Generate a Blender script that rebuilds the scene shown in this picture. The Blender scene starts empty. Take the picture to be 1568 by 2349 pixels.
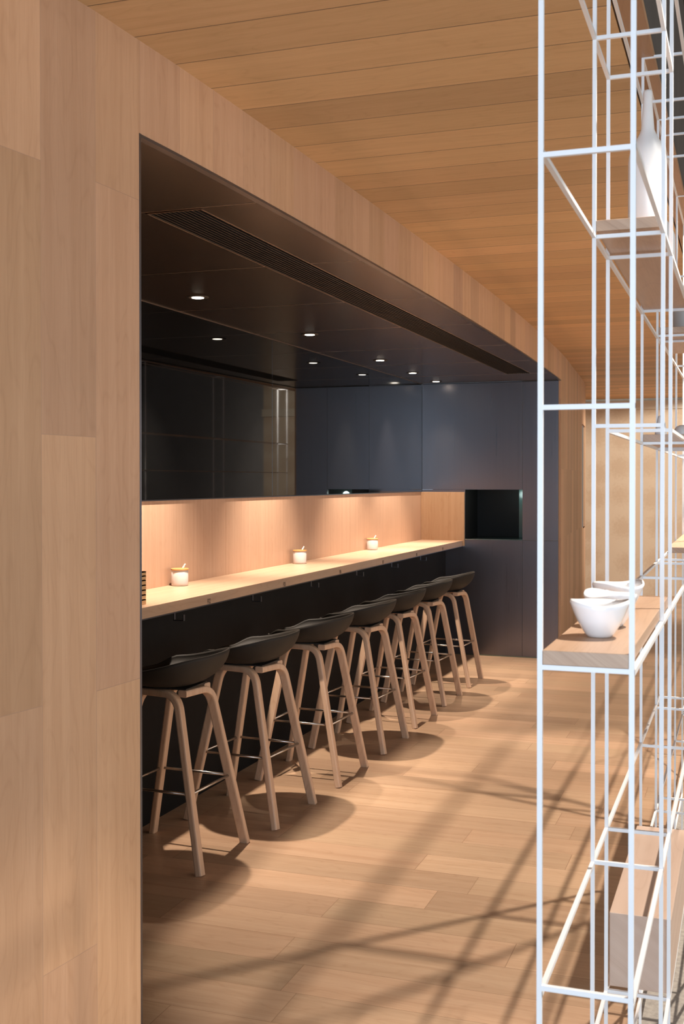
import bpy, bmesh, math, random
from mathutils import Vector, Matrix
random.seed(4)
sc = bpy.context.scene
COL = sc.collection
R = math.radians

# ------------------------------------------------------------------ camera
CAM_H = 1.567
cam = bpy.data.cameras.new('camera')
co = bpy.data.objects.new('camera', cam); COL.objects.link(co)
co.location = (0, 0, CAM_H)
co.rotation_euler = (R(90 - .65), 0, R(19.5))
cam.sensor_fit = 'HORIZONTAL'; cam.sensor_width = 24
cam.lens = 2620 / 1568 * 24
cam.shift_y = -(1174.5 - 1132.72) / 1568
cam.clip_start = .05; cam.clip_end = 100
cam.dof.use_dof = True; cam.dof.focus_distance = 5.6; cam.dof.aperture_fstop = 15
sc.camera = co

# ------------------------------------------------------------------ colour management, world, lights
sc.view_settings.view_transform = 'Standard'
sc.view_settings.look = 'None'
sc.view_settings.gamma = 1
sc.view_settings.use_curve_mapping = False
sc.view_settings.exposure = 0.0
sc.cycles.use_denoising = True
sc.cycles.max_bounces = 10
sc.cycles.diffuse_bounces = 6
sc.cycles.sample_clamp_indirect = 6
sc.cycles.caustics_refractive = False

w = bpy.data.worlds.new('world'); sc.world = w; w.use_nodes = True
w.node_tree.nodes['Background'].inputs[0].default_value = (.62, .80, 1, 1)
w.node_tree.nodes['Background'].inputs[1].default_value = .7

def area(name, loc, rot, sx, sy, power, color):
    l = bpy.data.lights.new(name, 'AREA'); l.shape = 'RECTANGLE'; l.size = sx; l.size_y = sy
    l.energy = power; l.color = color
    o = bpy.data.objects.new(name, l); COL.objects.link(o)
    o.location = loc; o.rotation_euler = rot
    return o
def spot(name, loc, target, power, color, angle, blend, rad=.03):
    l = bpy.data.lights.new(name, 'SPOT'); l.energy = power; l.color = color
    l.spot_size = R(angle); l.spot_blend = blend; l.shadow_soft_size = rad
    o = bpy.data.objects.new(name, l); COL.objects.link(o)
    o.location = loc
    o.rotation_euler = (Vector(target) - Vector(loc)).to_track_quat('-Z', 'Y').to_euler()
    return o
WARM = (1, .85, .71); NEUT = (1, .88, .76); COOL = (.60, .79, 1)
# daylight of the shop front behind the photographer; added unseen fill panel on the right
area('shopfront_daylight', (.2, -3.6, 1.7), (R(90), 0, 0), 3.4, 2.8, 270, COOL)
area('side_fill', (5.0, 5.0, 1.75), (R(90), 0, R(90)), 15, 2.6, 285, (1, .93, .86))  # added fill to brighten the left wall and ceiling; no window here
# track spotlights under the high dark ceiling over the display frame
spot('track_light', (.106, 5.1, 3.25), (.09, 5.0, 0), 600, NEUT, 80, .2, .014)
spot('track_light.001', (.50, 2.35, 3.25), (-.19, 2.1, 1.0), 330, (1, .92, .83), 46, .35, .02)
spot('track_light.002', (.14, 8.5, 3.25), (.12, 8.5, 0), 330, NEUT, 76, .2, .02)
spot('track_light.003', (.35, 12.6, 2.8), (-1.3, 16.1, 1.3), 520, (1, .93, .85), 120, .8, .06)
DOWN_P, DOWN_C = 290, WARM

# ------------------------------------------------------------------ node helpers
def new_mat(name):
    m = bpy.data.materials.new(name); m.use_nodes = True
    return m, m.node_tree, m.node_tree.nodes['Principled BSDF']
def N(nt, t, **kw):
    n = nt.nodes.new(t)
    for k, v in kw.items(): setattr(n, k, v)
    return n
def math_n(nt, op, a, b=None, c=None):
    n = N(nt, 'ShaderNodeMath', operation=op)
    for i, v in enumerate((a, b, c)):
        if v is None: continue
        if isinstance(v, (int, float)): n.inputs[i].default_value = v
        else: nt.links.new(v, n.inputs[i])
    return n.outputs[0]
def mixc(nt, fac, a, b, blend='MIX'):
    n = N(nt, 'ShaderNodeMix', data_type='RGBA', blend_type=blend)
    for s, v in ((n.inputs['Factor'], fac), (n.inputs['A'], a), (n.inputs['B'], b)):
        if isinstance(v, (int, float)): s.default_value = v
        elif isinstance(v, tuple): s.default_value = (*v, 1) if len(v) == 3 else v
        else: nt.links.new(v, s)
    return n.outputs['Result']
def maprange(nt, v, a, b, c, d):
    n = N(nt, 'ShaderNodeMapRange'); nt.links.new(v, n.inputs[0])
    for i, x in enumerate((a, b, c, d)): n.inputs[i + 1].default_value = x
    return n.outputs[0]
def combine(nt, x, y, z):
    n = N(nt, 'ShaderNodeCombineXYZ')
    for i, v in enumerate((x, y, z)):
        if isinstance(v, (int, float)): n.inputs[i].default_value = v
        else: nt.links.new(v, n.inputs[i])
    return n.outputs[0]
def noise(nt, vec, scale, detail=2, rough=.5, dist=0):
    n = N(nt, 'ShaderNodeTexNoise')
    nt.links.new(vec, n.inputs['Vector'])
    n.inputs['Scale'].default_value = scale; n.inputs['Detail'].default_value = detail
    n.inputs['Roughness'].default_value = rough; n.inputs['Distortion'].default_value = dist
    return n.outputs['Fac']

def grain_color(nt, a, b, seed, ca, cb, cd, streak):
    """a = across the grain (m), b = along the grain (m); returns a colour socket and a height socket."""
    fine = noise(nt, combine(nt, math_n(nt, 'MULTIPLY', a, 240), math_n(nt, 'MULTIPLY', b, 7), seed), 1, 4, .68)
    broad = noise(nt, combine(nt, math_n(nt, 'MULTIPLY', a, 34), math_n(nt, 'MULTIPLY', b, .9), seed), 1, 3, .55, .25)
    bend = noise(nt, combine(nt, math_n(nt, 'MULTIPLY', a, 7), math_n(nt, 'MULTIPLY', b, 1.5), seed), 1, 2, .5)
    ring = math_n(nt, 'FRACT', math_n(nt, 'ADD', math_n(nt, 'MULTIPLY', bend, 13), math_n(nt, 'MULTIPLY', a, 9)))
    ring = math_n(nt, 'ABSOLUTE', math_n(nt, 'SUBTRACT', ring, .5))
    ringm = maprange(nt, ring, .34, .5, 0, .42)
    col = mixc(nt, maprange(nt, broad, .3, .72, 0, 1), ca, cb)
    col = mixc(nt, math_n(nt, 'MULTIPLY', ringm, maprange(nt, broad, .35, .65, .2, .9)), col, cd)
    col = mixc(nt, maprange(nt, fine, .50, .75, 0, streak), col, cd)
    lightfleck = maprange(nt, fine, .22, .40, .35 * streak, 0)
    col = mixc(nt, lightfleck, col, tuple(min(1, x * 1.35 + .03) for x in ca))
    return col, fine

def plank_mat(name, ca, cb, cd, w, L, u0, v0, half, seam, seamcol, tint, rough=.5, streak=.35, spec=.35):
    """boards laid on the UV map (metres): u across the boards, v along them."""
    m, nt, bs = new_mat(name)
    uv = N(nt, 'ShaderNodeUVMap'); sp = N(nt, 'ShaderNodeSeparateXYZ'); nt.links.new(uv.outputs[0], sp.inputs[0])
    u = math_n(nt, 'SUBTRACT', sp.outputs[0], u0); v = math_n(nt, 'SUBTRACT', sp.outputs[1], v0)
    cu = math_n(nt, 'DIVIDE', u, w); ci = math_n(nt, 'FLOOR', cu)
    if half:
        off = math_n(nt, 'MULTIPLY', math_n(nt, 'MODULO', math_n(nt, 'ADD', ci, 1000), 2), .5)
    else:
        wn0 = N(nt, 'ShaderNodeTexWhiteNoise', noise_dimensions='1D'); nt.links.new(ci, wn0.inputs['W'])
        off = wn0.outputs['Value']
    rv = math_n(nt, 'ADD', math_n(nt, 'DIVIDE', v, L), off); ri = math_n(nt, 'FLOOR', rv)
    wn = N(nt, 'ShaderNodeTexWhiteNoise', noise_dimensions='2D')
    nt.links.new(combine(nt, ci, ri, 0), wn.inputs['Vector'])
    rnd = wn.outputs['Value']
    seed = math_n(nt, 'MULTIPLY', rnd, 97)
    col, h = grain_color(nt, u, v, seed, ca, cb, cd, streak)
    sepc = N(nt, 'ShaderNodeSeparateColor'); nt.links.new(wn.outputs['Color'], sepc.inputs[0])
    col = mixc(nt, math_n(nt, 'MULTIPLY', sepc.outputs[1], .9), col, tint, 'MULTIPLY')
    br = maprange(nt, sepc.outputs[0], 0, 1, .83, 1.10)
    vm = N(nt, 'ShaderNodeVectorMath', operation='SCALE'); nt.links.new(col, vm.inputs[0]); nt.links.new(br, vm.inputs['Scale'])
    col = vm.outputs[0]
    fu = math_n(nt, 'MULTIPLY', math_n(nt, 'FRACT', cu), w); fu = math_n(nt, 'MINIMUM', fu, math_n(nt, 'SUBTRACT', w, fu))
    fv = math_n(nt, 'MULTIPLY', math_n(nt, 'FRACT', rv), L); fv = math_n(nt, 'MINIMUM', fv, math_n(nt, 'SUBTRACT', L, fv))
    sm = math_n(nt, 'MINIMUM', fu, fv)
    smask = maprange(nt, sm, seam * .5, seam, 1, 0)
    col = mixc(nt, smask, col, seamcol)
    nt.links.new(col, bs.inputs['Base Color'])
    bs.inputs['Roughness'].default_value = rough
    bs.inputs['Specular IOR Level'].default_value = spec
    bp = N(nt, 'ShaderNodeBump'); bp.inputs['Strength'].default_value = .12; bp.inputs['Distance'].default_value = .002
    nt.links.new(h, bp.inputs['Height']); nt.links.new(bp.outputs[0], bs.inputs['Normal'])
    return m

def solid_wood(name, ca, cb, cd, axis, rough=.45, streak=.3):
    """plain timber: grain along the object axis 0/1/2."""
    m, nt, bs = new_mat(name)
    tc = N(nt, 'ShaderNodeTexCoord'); sp = N(nt, 'ShaderNodeSeparateXYZ'); nt.links.new(tc.outputs['Object'], sp.inputs[0])
    b = sp.outputs[axis]; others = [sp.outputs[i] for i in range(3) if i != axis]
    a = math_n(nt, 'ADD', others[0], math_n(nt, 'MULTIPLY', others[1], 1.37))
    oi = N(nt, 'ShaderNodeObjectInfo')
    col, h = grain_color(nt, a, b, math_n(nt, 'MULTIPLY', oi.outputs['Random'], 50), ca, cb, cd, streak)
    nt.links.new(col, bs.inputs['Base Color']); bs.inputs['Roughness'].default_value = rough
    bs.inputs['Specular IOR Level'].default_value = .35
    bp = N(nt, 'ShaderNodeBump'); bp.inputs['Strength'].default_value = .08; bp.inputs['Distance'].default_value = .001
    nt.links.new(h, bp.inputs['Height']); nt.links.new(bp.outputs[0], bs.inputs['Normal'])
    return m
def plain(name, col, rough=.5, metal=0, spec=.5, mottled=0, scale=20, emit=None, es=0, brushed=None, coat=0):
    m, nt, bs = new_mat(name)
    bs.inputs['Base Color'].default_value = (*col, 1); bs.inputs['Roughness'].default_value = rough
    bs.inputs['Metallic'].default_value = metal; bs.inputs['Specular IOR Level'].default_value = spec
    if coat: bs.inputs['Coat Weight'].default_value = coat; bs.inputs['Coat Roughness'].default_value = .04
    tc = N(nt, 'ShaderNodeTexCoord')
    if mottled:
        f = noise(nt, tc.outputs['Object'], scale, 4, .6)
        c = mixc(nt, maprange(nt, f, .3, .7, 0, 1), tuple(x * (1 - mottled) for x in col), tuple(min(1, x * (1 + mottled)) for x in col))
        nt.links.new(c, bs.inputs['Base Color'])
    if brushed:
        mp = N(nt, 'ShaderNodeMapping'); nt.links.new(tc.outputs['Object'], mp.inputs[0]); mp.inputs['Scale'].default_value = brushed
        f = noise(nt, mp.outputs[0], 1, 3, .65)
        nt.links.new(maprange(nt, f, .25, .75, rough * .9, rough * 1.1), bs.inputs['Roughness'])
        c = mixc(nt, f, tuple(x * .93 for x in col), tuple(x * 1.07 for x in col)); nt.links.new(c, bs.inputs['Base Color'])
    if emit:
        bs.inputs['Emission Color'].default_value = (*emit, 1); bs.inputs['Emission Strength'].default_value = es
    return m

OAK_A, OAK_B, OAK_D = (.54, .325, .195), (.47, .265, .15), (.36, .19, .10)
M = {}
M['wall'] = plank_mat('oak_wall_boards', (.575, .345, .212), (.505, .292, .170), (.42, .232, .130), .1985, 1.222, 2.19, .450, True, .0010, (.40, .245, .155), (.955, .965, .87), .55, streak=.42)
M['ceil'] = plank_mat('oak_ceiling_boards', (.73, .465, .24), (.67, .415, .205), (.54, .315, .15), .2035, 30.0, 2.766, .3, False, .0022, (.10, .06, .035), (.92, .94, .90), .5)
M['floor'] = plank_mat('oak_floor_boards', (.54, .35, .225), (.465, .285, .175), (.37, .215, .125), .1985, 1.25, 3.627, .0, False, .0013, (.26, .15, .085), (.88, .93, .92), .38, spec=.4)
M['strip'] = solid_wood('oak_edge_strip', (.46, .27, .15), (.40, .225, .12), (.30, .16, .085), 1)
M['splash'] = solid_wood('oak_veneer_upright', (.54, .345, .235), (.48, .30, .195), (.42, .25, .155), 2, .42, .2)
M['endoak'] = solid_wood('oak_veneer_figured', (.52, .33, .19), (.46, .28, .15), (.40, .215, .10), 2, .45, .2)
M['worktop'] = solid_wood('oak_worktop', (.55, .365, .245), (.48, .305, .195), (.38, .23, .135), 1, .34, .35)
M['stoolwood'] = solid_wood('soaped_oak', (.60, .40, .265), (.53, .33, .21), (.42, .25, .15), 2, .45, .2)
M['seat'] = plain('black_polypropylene', (.023, .019, .015), .6, 0, .22)
M['chrome'] = plain('brushed_steel_tube', (.55, .50, .45), .28, 1)
M['trimsteel'] = plain('dark_steel_edge', (.16, .16, .18), .3, 1)
M['bronze'] = plain('bronzed_metal_panel', (.105, .078, .057), .24, .75, brushed=(1.2, 240, 1.2))
M['joint'] = plain('bronze_joint', (.36, .26, .19), .4, 1)
M['glass'] = plain('black_back_painted_glass', (.003, .003, .003), .025, 0, .33)
M['glassb'] = plain('black_satin_panel', (.004, .004, .005), .10, 0, .35, brushed=(200, 200, 1.2))
M['gun'] = plain('brushed_gunmetal', (.205, .188, .195), .30, 1, brushed=(160, 160, .8))
M['base'] = plain('black_laminate', (.0045, .004, .004), .6, 0, .15, mottled=.3, scale=6)
M['black'] = plain('black_void', (.004, .004, .004), .7)
M['slat'] = plain('dark_grille_metal', (.06, .05, .042), .45, .6)
M['white'] = plain('white_powder_coat', (.84, .84, .84), .38)
M['ceramic'] = plain('white_glazed_ceramic', (.92, .92, .92), .12, 0, .5, coat=.5)
M['matteceramic'] = plain('white_matte_ceramic', (.82, .80, .78), .4)
M['jar'] = plain('warm_white_stoneware', (.60, .55, .52), .5)
M['grey'] = plain('grey_ceramic', (.52, .54, .53), .4)
M['shelf'] = solid_wood('limed_oak_shelf', (.55, .37, .25), (.47, .30, .195), (.36, .215, .13), 1, .40, .45)
M['block'] = solid_wood('pale_ply_box', (.60, .44, .34), (.55, .39, .295), (.47, .32, .23), 1, .5, .12)
M['lid'] = solid_wood('bamboo_lid', (.60, .33, .12), (.52, .27, .09), (.42, .2, .06), 0, .4, .2)
M['tray'] = solid_wood('bamboo_tray', (.70, .44, .22), (.62, .36, .16), (.48, .26, .11), 1, .45, .2)
M['beige'] = None
M['trimbeige'] = plain('cream_band', (.62, .52, .38), .6)
M['dark'] = plain('dark_upper_ceiling', (.060, .053, .047), .8, mottled=.15, scale=5)
M['stone'] = plain('grey_split_stone', (.36, .33, .29), .8, mottled=.25, scale=55)
M['greywall'] = plain('grey_plaster', (.30, .29, .275), .8, mottled=.08, scale=3)
M['lens'] = plain('lit_lamp_lens', (1, 1, 1), .3, emit=(1, .88, .72), es=14)
M['ink'] = plain('burnt_ink', (.05, .035, .025), .7)
M['teal'] = plain('greenish_glass_side', (.06, .13, .13), .2)
M['sill'] = plain('stainless_sill', (.22, .30, .28), .25, 1, brushed=(8, 160, 8))
def beige_mat():
    m, nt, bs = new_mat('cream_damask_wall')
    tc = N(nt, 'ShaderNodeTexCoord')
    mp = N(nt, 'ShaderNodeMapping'); nt.links.new(tc.outputs['Object'], mp.inputs[0]); mp.inputs['Scale'].default_value = (2.4, 1, 2.4)
    vo = N(nt, 'ShaderNodeTexVoronoi'); nt.links.new(mp.outputs[0], vo.inputs['Vector']); vo.inputs['Scale'].default_value = 1; vo.inputs['Randomness'].default_value = .35
    pet = N(nt, 'ShaderNodeTexNoise'); nt.links.new(tc.outputs['Object'], pet.inputs['Vector']); pet.inputs['Scale'].default_value = 26
    f = math_n(nt, 'ADD', vo.outputs['Distance'], math_n(nt, 'MULTIPLY', pet.outputs['Fac'], .5))
    c = mixc(nt, maprange(nt, f, .45, .72, 0, 1), (.56, .42, .28), (.63, .50, .35))
    nt.links.new(c, bs.inputs['Base Color']); bs.inputs['Roughness'].default_value = .7
    return m
M['beige'] = beige_mat()

# ------------------------------------------------------------------ mesh helpers
def link(name, me, mat, parent=None):
    o = bpy.data.objects.new(name, me); COL.objects.link(o)
    if mat: me.materials.append(mat)
    if parent: o.parent = parent
    return o
def obj(name, bm, mat, parent=None, smooth=False, bevel=0, loc=None):
    me = bpy.data.meshes.new(name)
    bmesh.ops.recalc_face_normals(bm, faces=bm.faces)
    if loc is not None:
        bmesh.ops.translate(bm, verts=bm.verts, vec=-Vector(loc))
    bm.to_mesh(me); bm.free()
    if smooth:
        for p in me.polygons: p.use_smooth = True
    o = link(name, me, mat, parent)
    if loc is not None: o.location = loc
    if bevel:
        b = o.modifiers.new('bevel', 'BEVEL'); b.width = bevel; b.segments = 2; b.limit_method = 'ANGLE'
    return o
def box(bm, x0, x1, y0, y1, z0, z1):
    vs = [bm.verts.new((x, y, z)) for x in (x0, x1) for y in (y0, y1) for z in (z0, z1)]
    for f in ((0, 1, 3, 2), (4, 6, 7, 5), (0, 4, 5, 1), (2, 3, 7, 6), (0, 2, 6, 4), (1, 5, 7, 3)):
        bm.faces.new([vs[i] for i in f])
def boxobj(name, dims, mat, parent=None, bevel=0, loc=None):
    bm = bmesh.new(); box(bm, *dims); return obj(name, bm, mat, parent, bevel=bevel, loc=loc)
def lathe(bm, prof, cx=0, cy=0, n=40, wob=None):
    rings = []
    for k, (r, z) in enumerate(prof):
        ring = []
        for i in range(n):
            a = 2 * math.pi * i / n
            rr, zz = r, z
            if wob: rr, zz = wob(k, a, r, z)
            ring.append(bm.verts.new((cx + rr * math.cos(a), cy + rr * math.sin(a), zz)))
        rings.append(ring)
    for A, B in zip(rings, rings[1:]):
        for i in range(n): bm.faces.new((A[i], A[(i + 1) % n], B[(i + 1) % n], B[i]))
    bm.faces.new(rings[0]); bm.faces.new(rings[-1])
def tube(bm, p, q, r, n=10):
    p, q = Vector(p), Vector(q); d = (q - p).normalized()
    s = d.orthogonal().normalized(); t = d.cross(s)
    A, B = [], []
    for i in range(n):
        a = 2 * math.pi * i / n; o = (s * math.cos(a) + t * math.sin(a)) * r
        A.append(bm.verts.new(p + o)); B.append(bm.verts.new(q + o))
    for i in range(n): bm.faces.new((A[i], A[(i + 1) % n], B[(i + 1) % n], B[i]))
    bm.faces.new(A); bm.faces.new(B)
def tag(o, label=None, cat=None, group=None, kind=None):
    if label: o['label'] = label
    if cat: o['category'] = cat
    if group: o['group'] = group
    if kind: o['kind'] = kind
    return o
def empty(name, loc, label, cat, group=None):
    o = bpy.data.objects.new(name, None); COL.objects.link(o); o.location = loc; o.empty_display_size = .05
    return tag(o, label, cat, group)
def struct(o, label=None):
    o['kind'] = 'structure'
    if label: o['label'] = label
    return o
def copy_tree(o):
    c = o.copy(); COL.objects.link(c)
    for ch in list(o.children):
        d = ch.copy(); COL.objects.link(d); d.parent = c
        for g in list(ch.children):
            e = g.copy(); COL.objects.link(e); e.parent = d
    return c

# ------------------------------------------------------------------ the room
ZC, ZN = 2.69, 2.45                    # main ceiling, niche soffit
Y_OPEN0, Y_OPEN1 = 2.584, 10.085       # the bar niche opening in the left wall
WALL = [(-4, -3.3), (-2, -2.45), (0, -1.87), (1.0, -1.66), (1.5, -1.57), (2.09, -1.495), (2.4, -1.467), (2.573, -1.457), (3, -1.446), (3.7, -1.437), (4.4, -1.432),
        (5.2, -1.428), (6, -1.430), (7, -1.440), (8, -1.460), (9, -1.492), (9.6, -1.515), (10.085, -1.535), (10.7, -1.570), (11.4, -1.622), (12.1, -1.668),
        (12.8, -1.715), (13.5, -1.775), (14.2, -1.86), (14.9, -1.99), (15.5, -2.15), (16.05, -2.35)]
def _curve():
    pts = []
    for (a, xa), (b, xb) in zip(WALL, WALL[1:]):
        n = max(1, int((b - a) / .1))
        pts += [(a + (b - a) * i / n, xa + (xb - xa) * i / n) for i in range(n)]
    pts.append(WALL[-1])
    for _ in range(12):
        pts = [pts[0]] + [(p[0], (a[1] + 2 * p[1] + b[1]) / 4) for a, p, b in zip(pts, pts[1:], pts[2:])] + [pts[-1]]
    return pts
CURVE = _curve()
def wx(y):
    for (a, xa), (b, xb) in zip(CURVE, CURVE[1:]):
        if a <= y <= b: return xa + (xb - xa) * (y - a) / (b - a)
    return CURVE[-1][1]

def ribbon(name, pts, z0, z1, mat, thick):
    """curved upright wall with UV in metres (u along the wall, v up)"""
    bm = bmesh.new(); uvl = bm.loops.layers.uv.new('UVMap')
    def quad(vs, uvs):
        f = bm.faces.new([bm.verts.new(v) for v in vs])
        for l, q in zip(f.loops, uvs): l[uvl].uv = q
    for (ya, xa), (yb, xb) in zip(pts, pts[1:]):
        quad(((xa, ya, z0), (xb, yb, z0), (xb, yb, z1), (xa, ya, z1)), ((ya, z0), (yb, z0), (yb, z1), (ya, z1)))
        quad(((xa - thick, ya, z0), (xa - thick, ya, z1), (xb - thick, yb, z1), (xb - thick, yb, z0)), ((ya, z0), (ya, z1), (yb, z1), (yb, z0)))
        quad(((xa, ya, z0), (xa - thick, ya, z0), (xb - thick, yb, z0), (xb, yb, z0)), ((ya, z0), (ya, z0 - thick), (yb, z0 - thick), (yb, z0)))
    for (y, x), s in ((pts[0], -1), (pts[-1], 1)):
        quad(((x, y, z0), (x, y, z1), (x - thick, y, z1), (x - thick, y, z0)), ((y, z0), (y, z1), (y + thick, z1), (y + thick, z0)))
    bmesh.ops.remove_doubles(bm, verts=bm.verts, dist=1e-5)
    return bm
def sub(y0, y1):
    return [(y0, wx(y0))] + [p for p in CURVE if y0 + .01 < p[0] < y1 - .01] + [(y1, wx(y1))]
wl = struct(obj('wall_left', ribbon('a', sub(-4, Y_OPEN0), 0, ZC, M['wall'], .02), M['wall'], smooth=False), 'upright oak boards of the curved wall left of the bar recess')
struct(obj('wall_left_header', ribbon('a', sub(Y_OPEN0, Y_OPEN1), ZN, ZC, M['wall'], .02), M['wall']), 'band of upright oak boards above the bar recess')
# far stretch with a slot cut high in it
SY0, SY1, SZ0, SZ1 = 12.8, 13.6, 1.03, 2.20
struct(obj('wall_left_far', ribbon('a', sub(Y_OPEN1, SY0), 0, ZC, M['wall'], .02), M['wall']), 'curved oak wall beyond the bar recess')
struct(obj('wall_left_end', ribbon('a', sub(SY1, 16.05), 0, ZC, M['wall'], .02), M['wall']), 'last stretch of curved oak wall by the cream wall')
struct(obj('wall_left_sill', ribbon('a', sub(SY0, SY1), 0, SZ0, M['wall'], .02), M['wall']), 'oak wall under the shadowed slot')
struct(obj('wall_left_lintel', ribbon('a', sub(SY0, SY1), SZ1, ZC, M['wall'], .02), M['wall']), 'oak wall over the shadowed slot')
bm = bmesh.new(); box(bm, wx(13.2) - .45, wx(13.2) - .44, SY0 - .1, SY1 + .1, SZ0 - .1, SZ1 + .1)
struct(obj('wall_left_slot_back', bm, M['strip']), 'shaded timber back of the slot in the curved wall')

def sheet(name, poly, z, thick, uvf, mat):
    """horizontal slab from a plan polygon; UV in metres"""
    bm = bmesh.new(); uvl = bm.loops.layers.uv.new('UVMap')
    lo = [bm.verts.new((x, y, z)) for x, y in poly]; hi = [bm.verts.new((x, y, z + thick)) for x, y in poly]
    bm.faces.new(lo); bm.faces.new(hi[::-1])
    n = len(poly)
    for i in range(n): bm.faces.new((lo[i], hi[i], hi[(i + 1) % n], lo[(i + 1) % n]))
    for f in bm.faces:
        for l in f.loops: l[uvl].uv = uvf(l.vert.co)
    return obj(name, bm, mat)
planks_x = lambda c: (c.y, c.x)
XE = -.305
cp = [(p[1] - .019, p[0]) for p in CURVE]
struct(sheet('ceiling', cp + [(XE, 16.05), (XE, -4)], ZC, .02, planks_x, M['ceil']), 'oak board ceiling running up to the dark seam')
struct(boxobj('ceiling_edge_strip', (XE + .006, -.236, -4, 16.05, ZC, ZC + .02), M['strip']), 'oak edging strip along the ceiling edge')
struct(boxobj('trim_1', (-.250, -.236, -4, 16.05, ZC + .02, 3.4), M['dark']), 'dark upstand above the ceiling edge')
struct(boxobj('ceiling_upper', (-.25, 5.2, -4, 16.3, 3.4, 3.45), M['dark']), 'high dark ceiling beyond the oak ceiling')
struct(boxobj('ceiling_gap', (XE, XE + .006, -4, 16.05, ZC + .012, ZC + .03), M['black']), 'dark seam at the ceiling edge')
XS = -.30
struct(sheet('floor', [(-3.4, -4), (XS, -4), (XS, 5.8), (5.2, 5.8), (5.2, 16.3), (-3.4, 16.3)], -.05, .05, planks_x, M['floor']), 'oak board floor')
struct(boxobj('floor_stone', (XS, 5.2, -4, 5.8, -.05, 0), M['stone']), 'grey stone floor under the white frame')
bm = bmesh.new(); box(bm, -3.0, 1.4, 16.12, 16.2, 0, 3.42)
fw = struct(obj('wall_far', bm, M['beige']), 'cream patterned wall at the far end')
struct(boxobj('trim_2', (-3.0, 1.4, 16.06, 16.12, 2.545, 2.66), M['trimbeige']), 'cream band along the top of the far wall')
struct(boxobj('wall_far_right', (1.4, 5.2, 16.15, 16.2, 0, 3.4), M['greywall']), 'dim grey end wall of the room')
bm = bmesh.new(); box(bm, -3.6, -1.5, -4.1, -4, 0, 3.4); box(bm, 1.9, 5.2, -4.1, -4, 0, 3.4); box(bm, -1.5, 1.9, -4.1, -4, 3.1, 3.4)
struct(obj('wall_back', bm, M['greywall']), 'grey wall with the shop front opening behind the viewer')
struct(boxobj('wall_right', (5.2, 5.25, -4, 16.3, 0, 3.4), M['greywall']), 'plain grey wall on the right')

# ------------------------------------------------------------------ the bar recess
XG, XB, XW, XBASE = -2.792, -2.797, -2.405, -2.57
YE = 10.07
ZT = 1.03
struct(boxobj('wall_recess_near', (-2.95, -1.50, Y_OPEN0 - .06, Y_OPEN0 - .02, 0, ZN), M['black']), 'dark near end of the bar recess')
# soffit panels with thin joints
pc = [y for y in (2.35, 3.335, 4.345, 5.335, 6.31, 7.35, 8.36, 9.36, YE)]
GX0, GX1, GY0, GY1 = -1.875, -1.672, 3.355, 9.37
def soffit_x(y): return wx(y) - .021
n = 1
for a, b in zip(pc, pc[1:]):
    a2, b2 = max(a, Y_OPEN0 - .02) + .0015, b - .0015
    inner = a > 3 and b <= 9.4
    segs = [(-2.86, GX0), (GX1, None)] if inner else [(-2.86, None)]
    bm = bmesh.new()
    for x0, x1 in segs:
        xa, xb = (x1, x1) if x1 is not None else (soffit_x(a2), soffit_x(b2))
        lo = [bm.verts.new(v) for v in ((x0, a2, ZN), (xa, a2, ZN), (xb, b2, ZN), (x0, b2, ZN))]
        hi = [bm.verts.new(v.co + Vector((0, 0, .012))) for v in lo]
        bm.faces.new(lo); bm.faces.new(hi[::-1])
        for i in range(4): bm.faces.new((lo[i], hi[i], hi[(i + 1) % 4], lo[(i + 1) % 4]))
    struct(obj('ceiling_recess_panel', bm, M['bronze']), 'bronzed metal soffit panel over the bar')
    bm = bmesh.new()
    for x0, x1 in segs:
        box(bm, x0, (x1 if x1 is not None else soffit_x(b)), b - .0022, b + .0022, ZN - .0008, ZN + .006)
    if b < YE: struct(obj('trim_3', bm, M['joint']), 'fine bronze joint between soffit panels')
struct(boxobj('ceiling_recess_cover', (-2.95, -1.62, Y_OPEN0 - .05, YE + .05, ZN + .10, ZN + .12), M['black']))
# steel edge around the opening
bm = bmesh.new(); x = wx(Y_OPEN0); box(bm, x - .03, x + .0015, Y_OPEN0 - .001, Y_OPEN0 + .006, 0, ZN + .004)
struct(obj('trim_4', bm, M['trimsteel']), 'dark steel upright edge of the bar recess')
bm = bmesh.new()
pts = sub(Y_OPEN0, Y_OPEN1)
for (ya, xa), (yb, xb) in zip(pts, pts[1:]):
    lo = [(xa - .02, ya), (xa + .0015, ya), (xb + .0015, yb), (xb - .02, yb)]
    A = [bm.verts.new((p[0], p[1], ZN - .005)) for p in lo]; B = [bm.verts.new((p[0], p[1], ZN + .003)) for p in lo]
    bm.faces.new(A); bm.faces.new(B[::-1])
    for i in range(4): bm.faces.new((A[i], B[i], B[(i + 1) % 4], A[(i + 1) % 4]))
struct(obj('trim_5', bm, M['trimsteel']), 'dark steel edge along the top of the bar recess')

# air grille in the soffit
g = empty('air_grille', (0, 0, 0), 'long dark slotted air grille set in the bronze soffit', 'air vent')
bm = bmesh.new()
nsl = 12; pitch = (GX1 - GX0) / nsl
for i in range(nsl):
    x = GX0 + pitch * (i + .5)
    box(bm, x - pitch * .11, x + pitch * .11, GY0 + .004, GY1 - .004, ZN + .001, ZN + .014)
obj('slats', bm, M['slat'], g)
bm = bmesh.new()
box(bm, GX0, GX0 + .004, GY0, GY1, ZN - .001, ZN + .03); box(bm, GX1 - .004, GX1, GY0, GY1, ZN - .001, ZN + .03)
box(bm, GX0, GX1, GY0, GY0 + .004, ZN - .001, ZN + .03); box(bm, GX0, GX1, GY1 - .004, GY1, ZN - .001, ZN + .03)
obj('frame', bm, M['joint'], g)
boxobj('duct_back', (GX0, GX1, GY0, GY1, ZN + .085, ZN + .095), M['black'], g)

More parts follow.
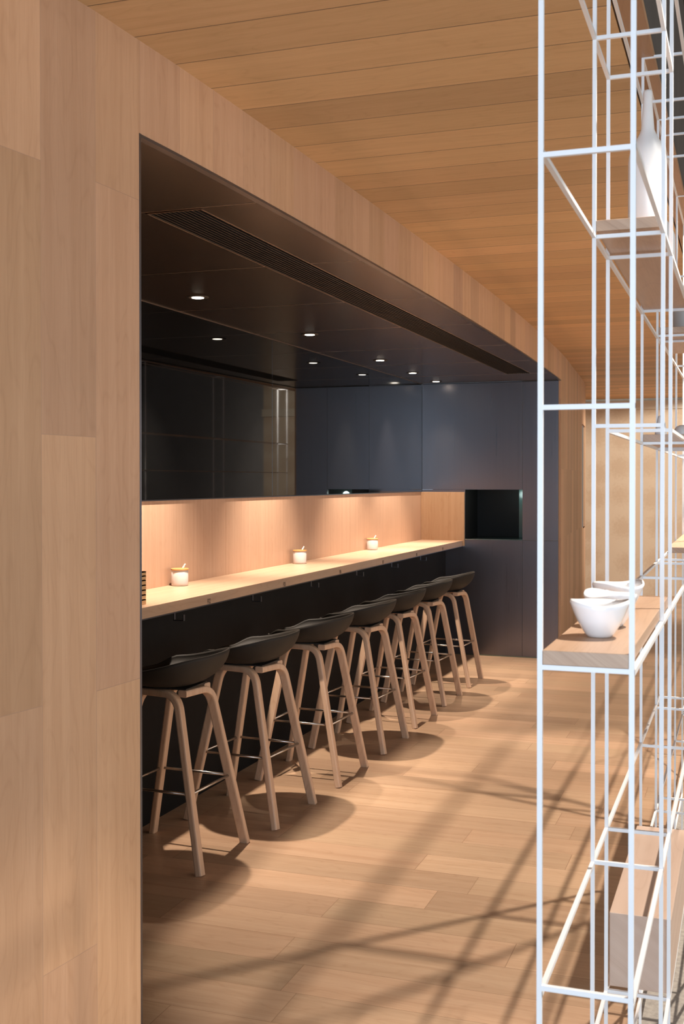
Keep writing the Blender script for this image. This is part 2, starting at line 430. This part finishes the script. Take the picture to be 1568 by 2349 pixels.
# downlights
DL = [(-2.49, 4.955), (-2.485, 6.435), (-2.53, 7.98), (-2.575, 9.0), (-2.60, 9.84)]
DLAB = ['round downlight nearest the oak wall edge, first of five', 'second round downlight along the bronze soffit', 'middle round downlight of the five in the soffit',
        'fourth round downlight, one before the far metal wall', 'farthest round downlight, close to the far metal wall']
def make_downlight():
    t = empty('downlight', (0, 0, 0), '', 'ceiling light', 'downlights in the bar soffit')
    bm = bmesh.new(); lathe(bm, [(.028, ZN + .002), (.030, ZN - .003), (.050, ZN - .0035), (.053, ZN - .001), (.053, ZN + .002)]); obj('trim_ring', bm, M['slat'], t, smooth=True)
    bm = bmesh.new(); lathe(bm, [(.029, ZN - .0015), (.029, ZN - .0046), (.024, ZN - .0052)], n=32); obj('lens', bm, M['lens'], t)
    return t
dl = make_downlight()
for i, (x, y) in enumerate(DL):
    o = dl if i == 0 else copy_tree(dl)
    o.location = (x, y, 0); o['label'] = DLAB[i]
    s = spot('downlight_lamp', (x, y, ZN - .03), (x + .02, y, 0), DOWN_P * (.4 if i == 4 else 1), DOWN_C, 72, .9, .022)

# black glass band behind the bar
GS = [2.55, 4.95 + 1.631, 8.522, YE - .004]
GL = ['polished black glass wall panel nearest the oak wall', 'middle black glass wall panel with a vertical joint each side', 'far black wall panel meeting the gunmetal wall']
for i, (a, b) in enumerate(zip(GS, GS[1:])):
    o = boxobj('glass_panel', (XG - .012, XG, a + .0015, b - .0015, 1.472 + .0405 * 0, ZN - .002), M['glass' if i < 2 else 'glassb'], bevel=.001)
    tag(o, GL[i], 'wall panel', 'black panels above the bar')
struct(boxobj('wall_recess_back', (XB - .06, XB - .02, Y_OPEN0 - .05, YE + .1, 0, ZN), M['black']), 'dark back of the bar recess')
struct(boxobj('trim_6', (XG - .014, XG + .001, Y_OPEN0, YE - .004, 1.466, 1.472), M['trimsteel']), 'steel strip under the black glass')
struct(boxobj('trim_7', (XG - .004, XG + .004, Y_OPEN0, YE - .004, ZN - .004, ZN - .0005), M['joint']), 'bronze line where the soffit meets the black glass')

# bar counter
bar = empty('bar_counter', (XW, 6.3, 0), 'long oak bar counter with black front along the left recess', 'counter')
def bpart(name, dims, mat, bevel=0, **k):
    o = boxobj(name, dims, mat, None, bevel); o.parent = bar; o.matrix_parent_inverse = bar.matrix_world.inverted() if False else Matrix.Translation((-XW, -6.3, 0))
    return o
wt = bpart('worktop', (XB, XW, Y_OPEN0, YE - .002, .981, ZT), M['worktop'], .0015)
bs_ = [2.58, 3.95, 5.911, 8.08, YE - .022]
for a, b in zip(bs_, bs_[1:]): bpart('back_panel', (XB - .015, XB, a + .0007, b - .0007, ZT, 1.471), M['splash'])
bpart('end_panel', (XB, -2.392, YE - .021, YE - .002, ZT - .049, 1.4655), M['endoak'], .001)
bpart('front_panel', (XBASE - .02, XBASE, Y_OPEN0, YE - .003, 0, .981), M['base'])
bpart('underside_rail', (XW - .035, XW - .004, Y_OPEN0, YE - .003, .975, .981), M['trimsteel'])
for y in (4.663, 5.54, 6.40, 7.25, 8.05, 8.84):
    bm = bmesh.new(); xh = -2.462; t = .004
    box(bm, xh - t, xh, y - .008, y + .008, .932, .976)
    box(bm, xh - t, xh + .048, y - .008, y + .008, .928, .932)
    box(bm, xh + .044, xh + .048, y - .008, y + .008, .932, .956)
    o = obj('bag_hook', bm, M['trimsteel'], bar); o.matrix_parent_inverse = Matrix.Translation((-XW, -6.3, 0))
for y, s in ((4.899, 'F02'), (5.839, 'F05'), (6.759, 'F06'), (7.654, 'F07'), (8.52, 'F08'), (9.327, 'F09')):
    cu = bpy.data.curves.new('seat_number', 'FONT'); cu.body = s; cu.size = .034; cu.extrude = .0002; cu.align_x = 'CENTER'; cu.space_character = .9
    to = bpy.data.objects.new('tmp', cu); COL.objects.link(to)
    me = bpy.data.meshes.new_from_object(to.evaluated_get(bpy.context.evaluated_depsgraph_get()))
    bpy.data.objects.remove(to)
    me.name = 'seat_number'; me.materials.clear()
    me.transform(Matrix.Translation((XW + .0004, y, .984)) @ Matrix.Rotation(R(90), 4, 'Z') @ Matrix.Rotation(R(90), 4, 'X') @ Matrix.Diagonal((.8, 1, 1, 1)))
    o = link('seat_number', me, M['ink'], wt)

# gunmetal end wall with a serving hatch
HX0, HX1, HZ0, HZ1 = -2.39, -1.872, 1.043, 1.488
def gp(dims, lab):
    return struct(boxobj('wall_recess_end', dims, M['gun'], bevel=.0008), lab)
gp((XG, HX1 - .001, YE, YE + .03, HZ1 + .002, ZN - .006), 'brushed gunmetal panel above the serving hatch')
gp((XG, HX0, YE, YE + .03, HZ0, HZ1), 'gunmetal strip behind the counter end')
gp((XG - .08, HX1 - .001, YE, YE + .03, 0, HZ0 - .004), 'gunmetal panel below the serving hatch')
gp((HX1 + .001, -1.556, YE, YE + .03, HZ0 - .002, ZN - .006), 'narrow upper gunmetal panel beside the oak wall')
gp((HX1 + .001, -1.556, YE, YE + .03, 0, HZ0 - .004), 'narrow lower gunmetal panel beside the oak wall')
struct(boxobj('trim_8', (XG, -1.556, YE + .004, YE + .03, ZN - .006, ZN), M['black']), 'shadow gap over the gunmetal wall')
struct(boxobj('glow_strip_1', (XBASE, -1.556, YE - .004, YE, 0, .009), M['sill']), 'thin steel strip added to imitate the glow along the foot of the gunmetal wall')  # added strip, stands in for the bright line of light at the wall foot
hatch = empty('serving_hatch', (0, 0, 0), 'dark open serving hatch with steel sill in the gunmetal wall', 'hatch')
bm = bmesh.new()
box(bm, HX0 - .02, HX0, YE + .03, YE + .5, HZ0 - .02, HZ1 + .02); box(bm, HX0 - .02, HX1 + .16, YE + .5, YE + .52, HZ0 - .02, HZ1 + .02)
box(bm, HX0 - .02, HX1 + .16, YE + .03, YE + .5, HZ1, HZ1 + .02); box(bm, HX1 + .02, HX1 + .16, YE + .03, YE + .032, HZ0, HZ1); box(bm, HX1 + .14, HX1 + .16, YE + .03, YE + .5, HZ0, HZ1)
obj('lining', bm, M['black'], hatch)
boxobj('sill', (HX0, HX1, YE - .012, YE + .5, HZ0 - .004, HZ0 + .002), M['sill'], hatch)
boxobj('side_glass', (HX1 - .105, HX1 + .13, YE + .40, YE + .42, HZ0 + .002, HZ1), M['teal'], hatch)
hl = bpy.data.lights.new('hatch_lamp', 'POINT'); hl.energy = .6; hl.color = (.75, 1, .95); hl.shadow_soft_size = .03
ho = bpy.data.objects.new('hatch_lamp', hl); COL.objects.link(ho); ho.location = (HX1 - .1, YE + .25, HZ1 - .05)
boxobj('edge_strip', (HX0 - .30, HX1, YE - .006, YE, HZ1, HZ1 + .004), M['trimsteel'], hatch)

# ------------------------------------------------------------------ sugar jars on the worktop
def make_jar():
    t = empty('sugar_jar', (0, 0, 0), '', 'jar', 'white jars on the bar')
    bm = bmesh.new(); lathe(bm, [(.038, 0), (.042, .003), (.043, .010), (.043, .078), (.041, .080)]); obj('body', bm, M['jar'], t, smooth=True)
    bm = bmesh.new(); lathe(bm, [(.043, .080), (.0455, .081), (.0455, .087), (.043, .0885)]); obj('lid', bm, M['lid'], t)
    bm = bmesh.new()
    d = Vector((.5, .35, 1)).normalized()
    for k in range(4):
        p = Vector((.012, .008, .088)) + d * (.0065 * k); q = p + d * .0075
        tube(bm, p, q, .0045 - .0002 * k, 10)
    obj('spoon_handle', bm, M['matteceramic'], t, smooth=True)
    return t
j = make_jar()
JL = ['white lidded jar with spoon nearest on the bar, beside the tray stack', 'white lidded jar with spoon in the middle of the bar', 'white lidded jar with spoon farthest along the bar']
for i, (x, y) in enumerate(((-2.735, 5.235), (-2.73, 6.89), (-2.745, 8.46))):
    o = j if i == 0 else copy_tree(j); o.location = (x, y, ZT + .0005); o['label'] = JL[i]
# stack of bamboo trays cut by the wall edge
TL = ['bamboo tray at the very bottom of the stack on the bar', 'second bamboo tray from the bottom of the stack on the bar', 'third bamboo tray from the bottom of the stack on the bar', 'bamboo tray in the middle of the stack on the bar',
      'third bamboo tray from the top of the stack on the bar', 'second bamboo tray from the top of the stack on the bar', 'topmost bamboo tray of the stack on the bar']
hh = [.024, .021, .021, .021, .021, .019, .018]; z = ZT + .0003
for i, h in enumerate(hh):
    bm = bmesh.new(); d = 0
    x0, x1, y0, y1 = -2.62 + d, -2.458 + d, 4.17, 4.392 + d
    box(bm, x0, x1, y0, y1, z, z + h - .0005)
    top = max(bm.faces, key=lambda f: f.calc_center_median().z)
    r = bmesh.ops.inset_region(bm, faces=[top], thickness=.008); bmesh.ops.translate(bm, verts=top.verts, vec=(0, 0, -.006))
    o = obj('bamboo_tray', bm, M['tray'], bevel=.0008, loc=(-2.54, 4.28, z)); z += h
    tag(o, TL[i], 'tray', 'stacked bamboo trays')

# ------------------------------------------------------------------ bar stools
def sweep(bm, pts, side, wd, th):
    """rounded-rectangle section swept along pts; side = width direction"""
    rings = []
    for i, p in enumerate(pts):
        d = (pts[min(i + 1, len(pts) - 1)] - pts[max(i - 1, 0)]).normalized()
        s = (side - d * side.dot(d)).normalized(); n = d.cross(s)
        a, b = wd / 2, th / 2; c = min(a, b) * .45
        sec = [(a - c, b), (-a + c, b), (-a + c * .3, b - c * .3), (-a, b - c), (-a, -b + c), (-a + c * .3, -b + c * .3), (-a + c, -b), (a - c, -b), (a - c * .3, -b + c * .3), (a, -b + c), (a, b - c), (a - c * .3, b - c * .3)]
        rings.append([bm.verts.new(p + s * u + n * v) for u, v in sec])
    for A, B in zip(rings, rings[1:]):
        for i in range(len(A)): bm.faces.new((A[i], A[(i + 1) % len(A)], B[(i + 1) % len(A)], B[i]))
    bm.faces.new(rings[0]); bm.faces.new(rings[-1])
def make_stool():
    t = empty('bar_stool', (0, 0, 0), '', 'bar stool', 'bar stools along the counter')
    F, T, ZA = .222, .128, .694
    for q in range(4):
        rot = Matrix.Rotation(q * math.pi / 2, 3, 'Z')
        foot = Vector((F, -F, 0)); corner = Vector((.074, -.124, ZA)); end = Vector((-.108, -.088, ZA))
        up = (corner - foot).normalized(); ar = (end - corner).normalized(); rad = .070
        p1 = corner - up * rad; p2 = corner + ar * rad
        pts = [foot, foot.lerp(p1, .5)]
        for k in range(9):
            s = k / 8
            pts.append(p1 * (1 - s) ** 2 + corner * 2 * s * (1 - s) + p2 * s ** 2)
        pts.append(end)
        pts = [rot @ p for p in pts]
        bm = bmesh.new(); sweep(bm, pts, rot @ Vector((0, 1, 0)), .042, .029)
        for v in bm.verts:
            if v.co.z < .03: v.co.z = max(v.co.z, 0) if v.co.z < .012 else v.co.z
        o = obj('leg', bm, M['stoolwood'], t)
        for p in o.data.polygons: p.use_smooth = False
    # foot rail
    zf = .305; k = zf / ZA; c0 = Vector((F + (.074 - F) * k, -F + (-.124 + F) * k, zf)); c = [Matrix.Rotation(q * math.pi / 2, 3, 'Z') @ c0 for q in range(4)]
    bm = bmesh.new()
    for a, b in zip(c, c[1:] + c[:1]): tube(bm, a, b, .0058, 10)
    obj('foot_rail', bm, M['chrome'], t, smooth=True)
    bm = bmesh.new(); box(bm, -.10, .10, -.10, .10, .7075, .7125); obj('mounting_plate', bm, M['slat'], t)
    # shell seat, low back towards +x
    nth, nr = 72, 16
    bm = bmesh.new(); cen = bm.verts.new((0, 0, .716)); rings = []
    for k in range(1, nr + 1):
        s = k / nr; ring = []
        for i in range(nth):
            a = 2 * math.pi * i / nth; ca, sa = math.cos(a), math.sin(a)
            ax = .198 if ca > 0 else .222
            e = 2.7 if ca > 0 else 2.3
            rad = 1 / ((abs(ca) / ax) ** e + (abs(sa) / .250) ** e) ** (1 / e)
            w = abs(math.atan2(sa, ca))
            # rim height: high back, dipping past the sides, low lip at the front
            def ss(x, a0, b0):
                u = min(1, max(0, (x - a0) / (b0 - a0))); return u * u * (3 - 2 * u)
            zr = .853 - .056 * ss(w, R(38), R(112)) - .038 * ss(w, R(112), R(140)) - .012 * ss(w, R(145), R(180))
            ph = R(86) * s; rr = rad * (math.sin(ph) / math.sin(R(86))) ** .80
            z = .716 + (zr - .716) * (1 - math.cos(ph)) / (1 - math.cos(R(86)))
            ring.append(bm.verts.new((rr * ca, rr * sa, z)))
        rings.append(ring)
    for i in range(nth): bm.faces.new((cen, rings[0][i], rings[0][(i + 1) % nth]))
    for A, B in zip(rings, rings[1:]):
        for i in range(nth): bm.faces.new((A[i], B[i], B[(i + 1) % nth], A[(i + 1) % nth]))
    o = obj('seat_shell', bm, M['seat'], t, smooth=True)
    so = o.modifiers.new('solid', 'SOLIDIFY'); so.thickness = .007; so.offset = 1
    return t
st = make_stool()
SL = ['black seated oak bar stool nearest the viewer, partly cut by the oak wall edge', 'second black seated oak bar stool from the near end of the bar', 'third black seated oak bar stool from the near end',
      'middle black seated oak bar stool of the seven', 'third black seated oak bar stool from the far metal wall', 'second black seated oak bar stool from the far metal wall', 'farthest black seated oak bar stool, standing before the gunmetal wall']
for i, (x, y, a) in enumerate(((-2.262, 4.285, 1), (-2.205, 4.945, -1), (-2.185, 5.70, 1), (-2.175, 6.455, 0), (-2.19, 7.18, -1), (-2.195, 7.925, 0), (-2.20, 8.672, 1))):
    o = st if i == 0 else copy_tree(st)
    o.location = (x, y, 0.0005); o.rotation_euler.z = R(a); o['label'] = SL[i]

# ------------------------------------------------------------------ white steel display frame
XL, XR, B = -.264, -.1425, .0035
fr = empty('display_frame', (0, 0, 0), 'tall white steel grid shelving frame on the right', 'shelving')
YS = [1.553, 2.125, 2.344, 3.139, 3.688, 3.861, 4.701, 5.244]
Y0, Y1, Y2, Y3, Y4, Y4b, Y5, Y6 = YS
FAR = [6.1, 7.6, 9.5, 11.2, 13.0]
def bar_(name, dims): return boxobj(name, dims, M['white'], fr)
for X in (XL, XR):
    for y in YS + FAR: bar_('post', (X - B, X + B, y - B, y + B, 0, 2.695))
    for z, a, b in ((2.69, Y3, 13.0), (2.571, Y0, Y3), (2.373, Y0, Y2), (2.013, Y0, Y4b), (2.02, Y4b, 13.0), (1.667, Y2, 13.0), (1.311, Y0, 13.0), (.865, Y0, Y4b), (.535, Y1, 13.0), (.18, Y2, Y6)):
        bar_('rail', (X - B, X + B, a, b, z - B, z + B))
cross = [(Y0, z) for z in (2.571, 2.0075, 1.6665, 1.314, .876)] + [(Y1, z) for z in (2.373, 2.012, 1.667, 1.311, .867, .535)] + [(Y2, z) for z in (2.374, 2.014, 1.667, 1.311, .865, .537, .18)] + \
        [(Y3, z) for z in (2.69, 2.571, 2.018, 1.667, 1.309, .86, .535)] + [(Y4, z) for z in (2.69, 2.571, 2.018, 1.667, 1.31, .857, .534)] + [(Y4b, z) for z in (2.69, 2.02, 1.667, 1.31, .86, .53)] + \
        [(y, z) for y in (Y5, Y6) for z in (2.69, 2.373, 2.02, 1.667, 1.31, .535)] + [(y, z) for y in FAR for z in (2.69, 2.02, 1.667, 1.31, .535)]
for y, z in cross: bar_('crossbar', (XL - B, XR + B, y - B * .98, y + B * .98, z - B * .98, z + B * .98))
def shelf(a, b, z0, t=.0195):
    return boxobj('shelf_board', (XL + B + .0003, XR - B - .0003, a, b, z0, z0 + t), M['shelf'], fr, bevel=.0008)
S1 = 1.314 + B + .0002; S2 = 2.018 + B; S3 = 1.667 + B + .0002; S4 = 2.02 + B + .0002; S5 = 1.311 + B + .0002
shelf(Y0 - B, Y2 + .012, S1); shelf(Y1 - B, Y3 + .004, S2, .020); shelf(Y3 - B, Y4b + .01, S3); shelf(Y4 - B, 4.28, S4 + .001); shelf(4.15, Y6, S5)

# bowls on the front shelf
def bowl(x, y, z, r, h, ph, amp, lab):
    bm = bmesh.new()
    prof_o = [(.0, 0), (.37, 0), (.42, .012), (.50, .10), (.62, .27), (.75, .47), (.86, .68), (.95, .88), (1.0, 1.0)]
    prof = [(a * r, b * h) for a, b in prof_o[1:]] + [((a - .045) * r, b * h + (.004 if b > .9 else 0)) for a, b in prof_o[:1:-1]] + [(.30 * r, .05 * h)]
    def wob(k, a, rr, zz):
        t = (zz / h) ** 3
        return rr * (1 + .035 * t * math.cos(3 * a + ph)), zz + amp * t * math.sin(2 * a + ph) + amp * .5 * t * math.sin(3 * a + 2 * ph)
    lathe(bm, prof, n=56, wob=wob)
    o = obj('ceramic_bowl', bm, M['ceramic'], smooth=True); o.location = (x, y, z)
    return tag(o, lab, 'bowl', 'white bowls on the front shelf')
zt = S1 + .0198
bowl(-.2035, 1.712, zt, .0432, .049, 1.2, .0022, 'white wavy rimmed bowl at the front of the row on the low oak shelf')
bowl(-.201, 1.842, zt, .0420, .049, 2.9, .0024, 'white wavy rimmed bowl between two others on the low oak shelf')
bowl(-.209, 2.01, zt, .0440, .051, .3, .0028, 'white wavy rimmed bowl at the back of the row on the low oak shelf')
# bottles on the upper shelf
def bottle(name, x, y, z, prof, mat, lab, cat, group=None):
    bm = bmesh.new(); lathe(bm, prof, n=48); o = obj(name, bm, mat, smooth=True); o.location = (x, y, z)
    return tag(o, lab, cat, group)
zs = S2 + .0203
def bprof(r, h, nr, body):
    return [(r * .93, 0), (r, .004), (r * 1.0, body * h), (r * .97, (body + .03) * h), (r * .86, (body + .075) * h), (r * .66, (body + .12) * h), (r * .46, (body + .16) * h), (nr * 1.45, (body + .19) * h), (nr * 1.25, (body + .26) * h), (nr * 1.02, h * .92), (nr * .98, h - .006), (nr * .85, h - .001), (nr * .6, h)]
bottle('ceramic_bottle', -.203, 2.535, zs, bprof(.0405, .362, .0098, .575), M['matteceramic'], 'tall white long-necked bottle on the upper oak shelf', 'bottle', 'white bottles on the upper shelf')
bottle('ceramic_bottle', -.204, 2.93, zs, bprof(.036, .275, .0105, .45), M['matteceramic'], 'shorter white bottle behind the tall one on the upper oak shelf', 'bottle', 'white bottles on the upper shelf')
bottle('ceramic_vase', -.203, 4.18, S4 + .0212, [(.036, 0), (.040, .006), (.044, .06), (.045, .11), (.042, .16), (.036, .19), (.033, .19), (.036, .15), (.03, .02)], M['grey'], 'plain grey vase at the right edge on a higher far shelf', 'vase')
bottle('bud_vase', -.2395, 3.50, S3 + .0197, [(.012, 0), (.016, .003), (.0175, .018), (.014, .04), (.0105, .06), (.0085, .068), (.006, .069)], M['matteceramic'], 'small white tapered bud vase on the middle shelf behind the posts', 'vase')
jug = empty('bird_jug', (-.185, 3.60, S3 + .0197), 'small white rounded bird-like figure on the middle shelf', 'figurine')
bm = bmesh.new(); lathe(bm, [(.010, 0), (.020, .005), (.026, .016), (.025, .028), (.017, .040), (.006, .045)], n=32); obj('body', bm, M['matteceramic'], jug, smooth=True)
bm = bmesh.new(); tube(bm, (.018, 0, .022), (.040, .004, .010), .006, 12); obj('beak', bm, M['matteceramic'], jug, smooth=True)
# pale timber box low in the frame
bx = empty('timber_box', (-.203, 2.68, .537 + B), 'long pale timber box resting low inside the white frame', 'box')
bm = bmesh.new(); box(bm, XL + B + .0008 + .203, XR + B + .203, 2.36 - 2.68, 2.98 - 2.68, 0.0002, .150); obj('carcass', bm, M['block'], bx, bevel=.001)
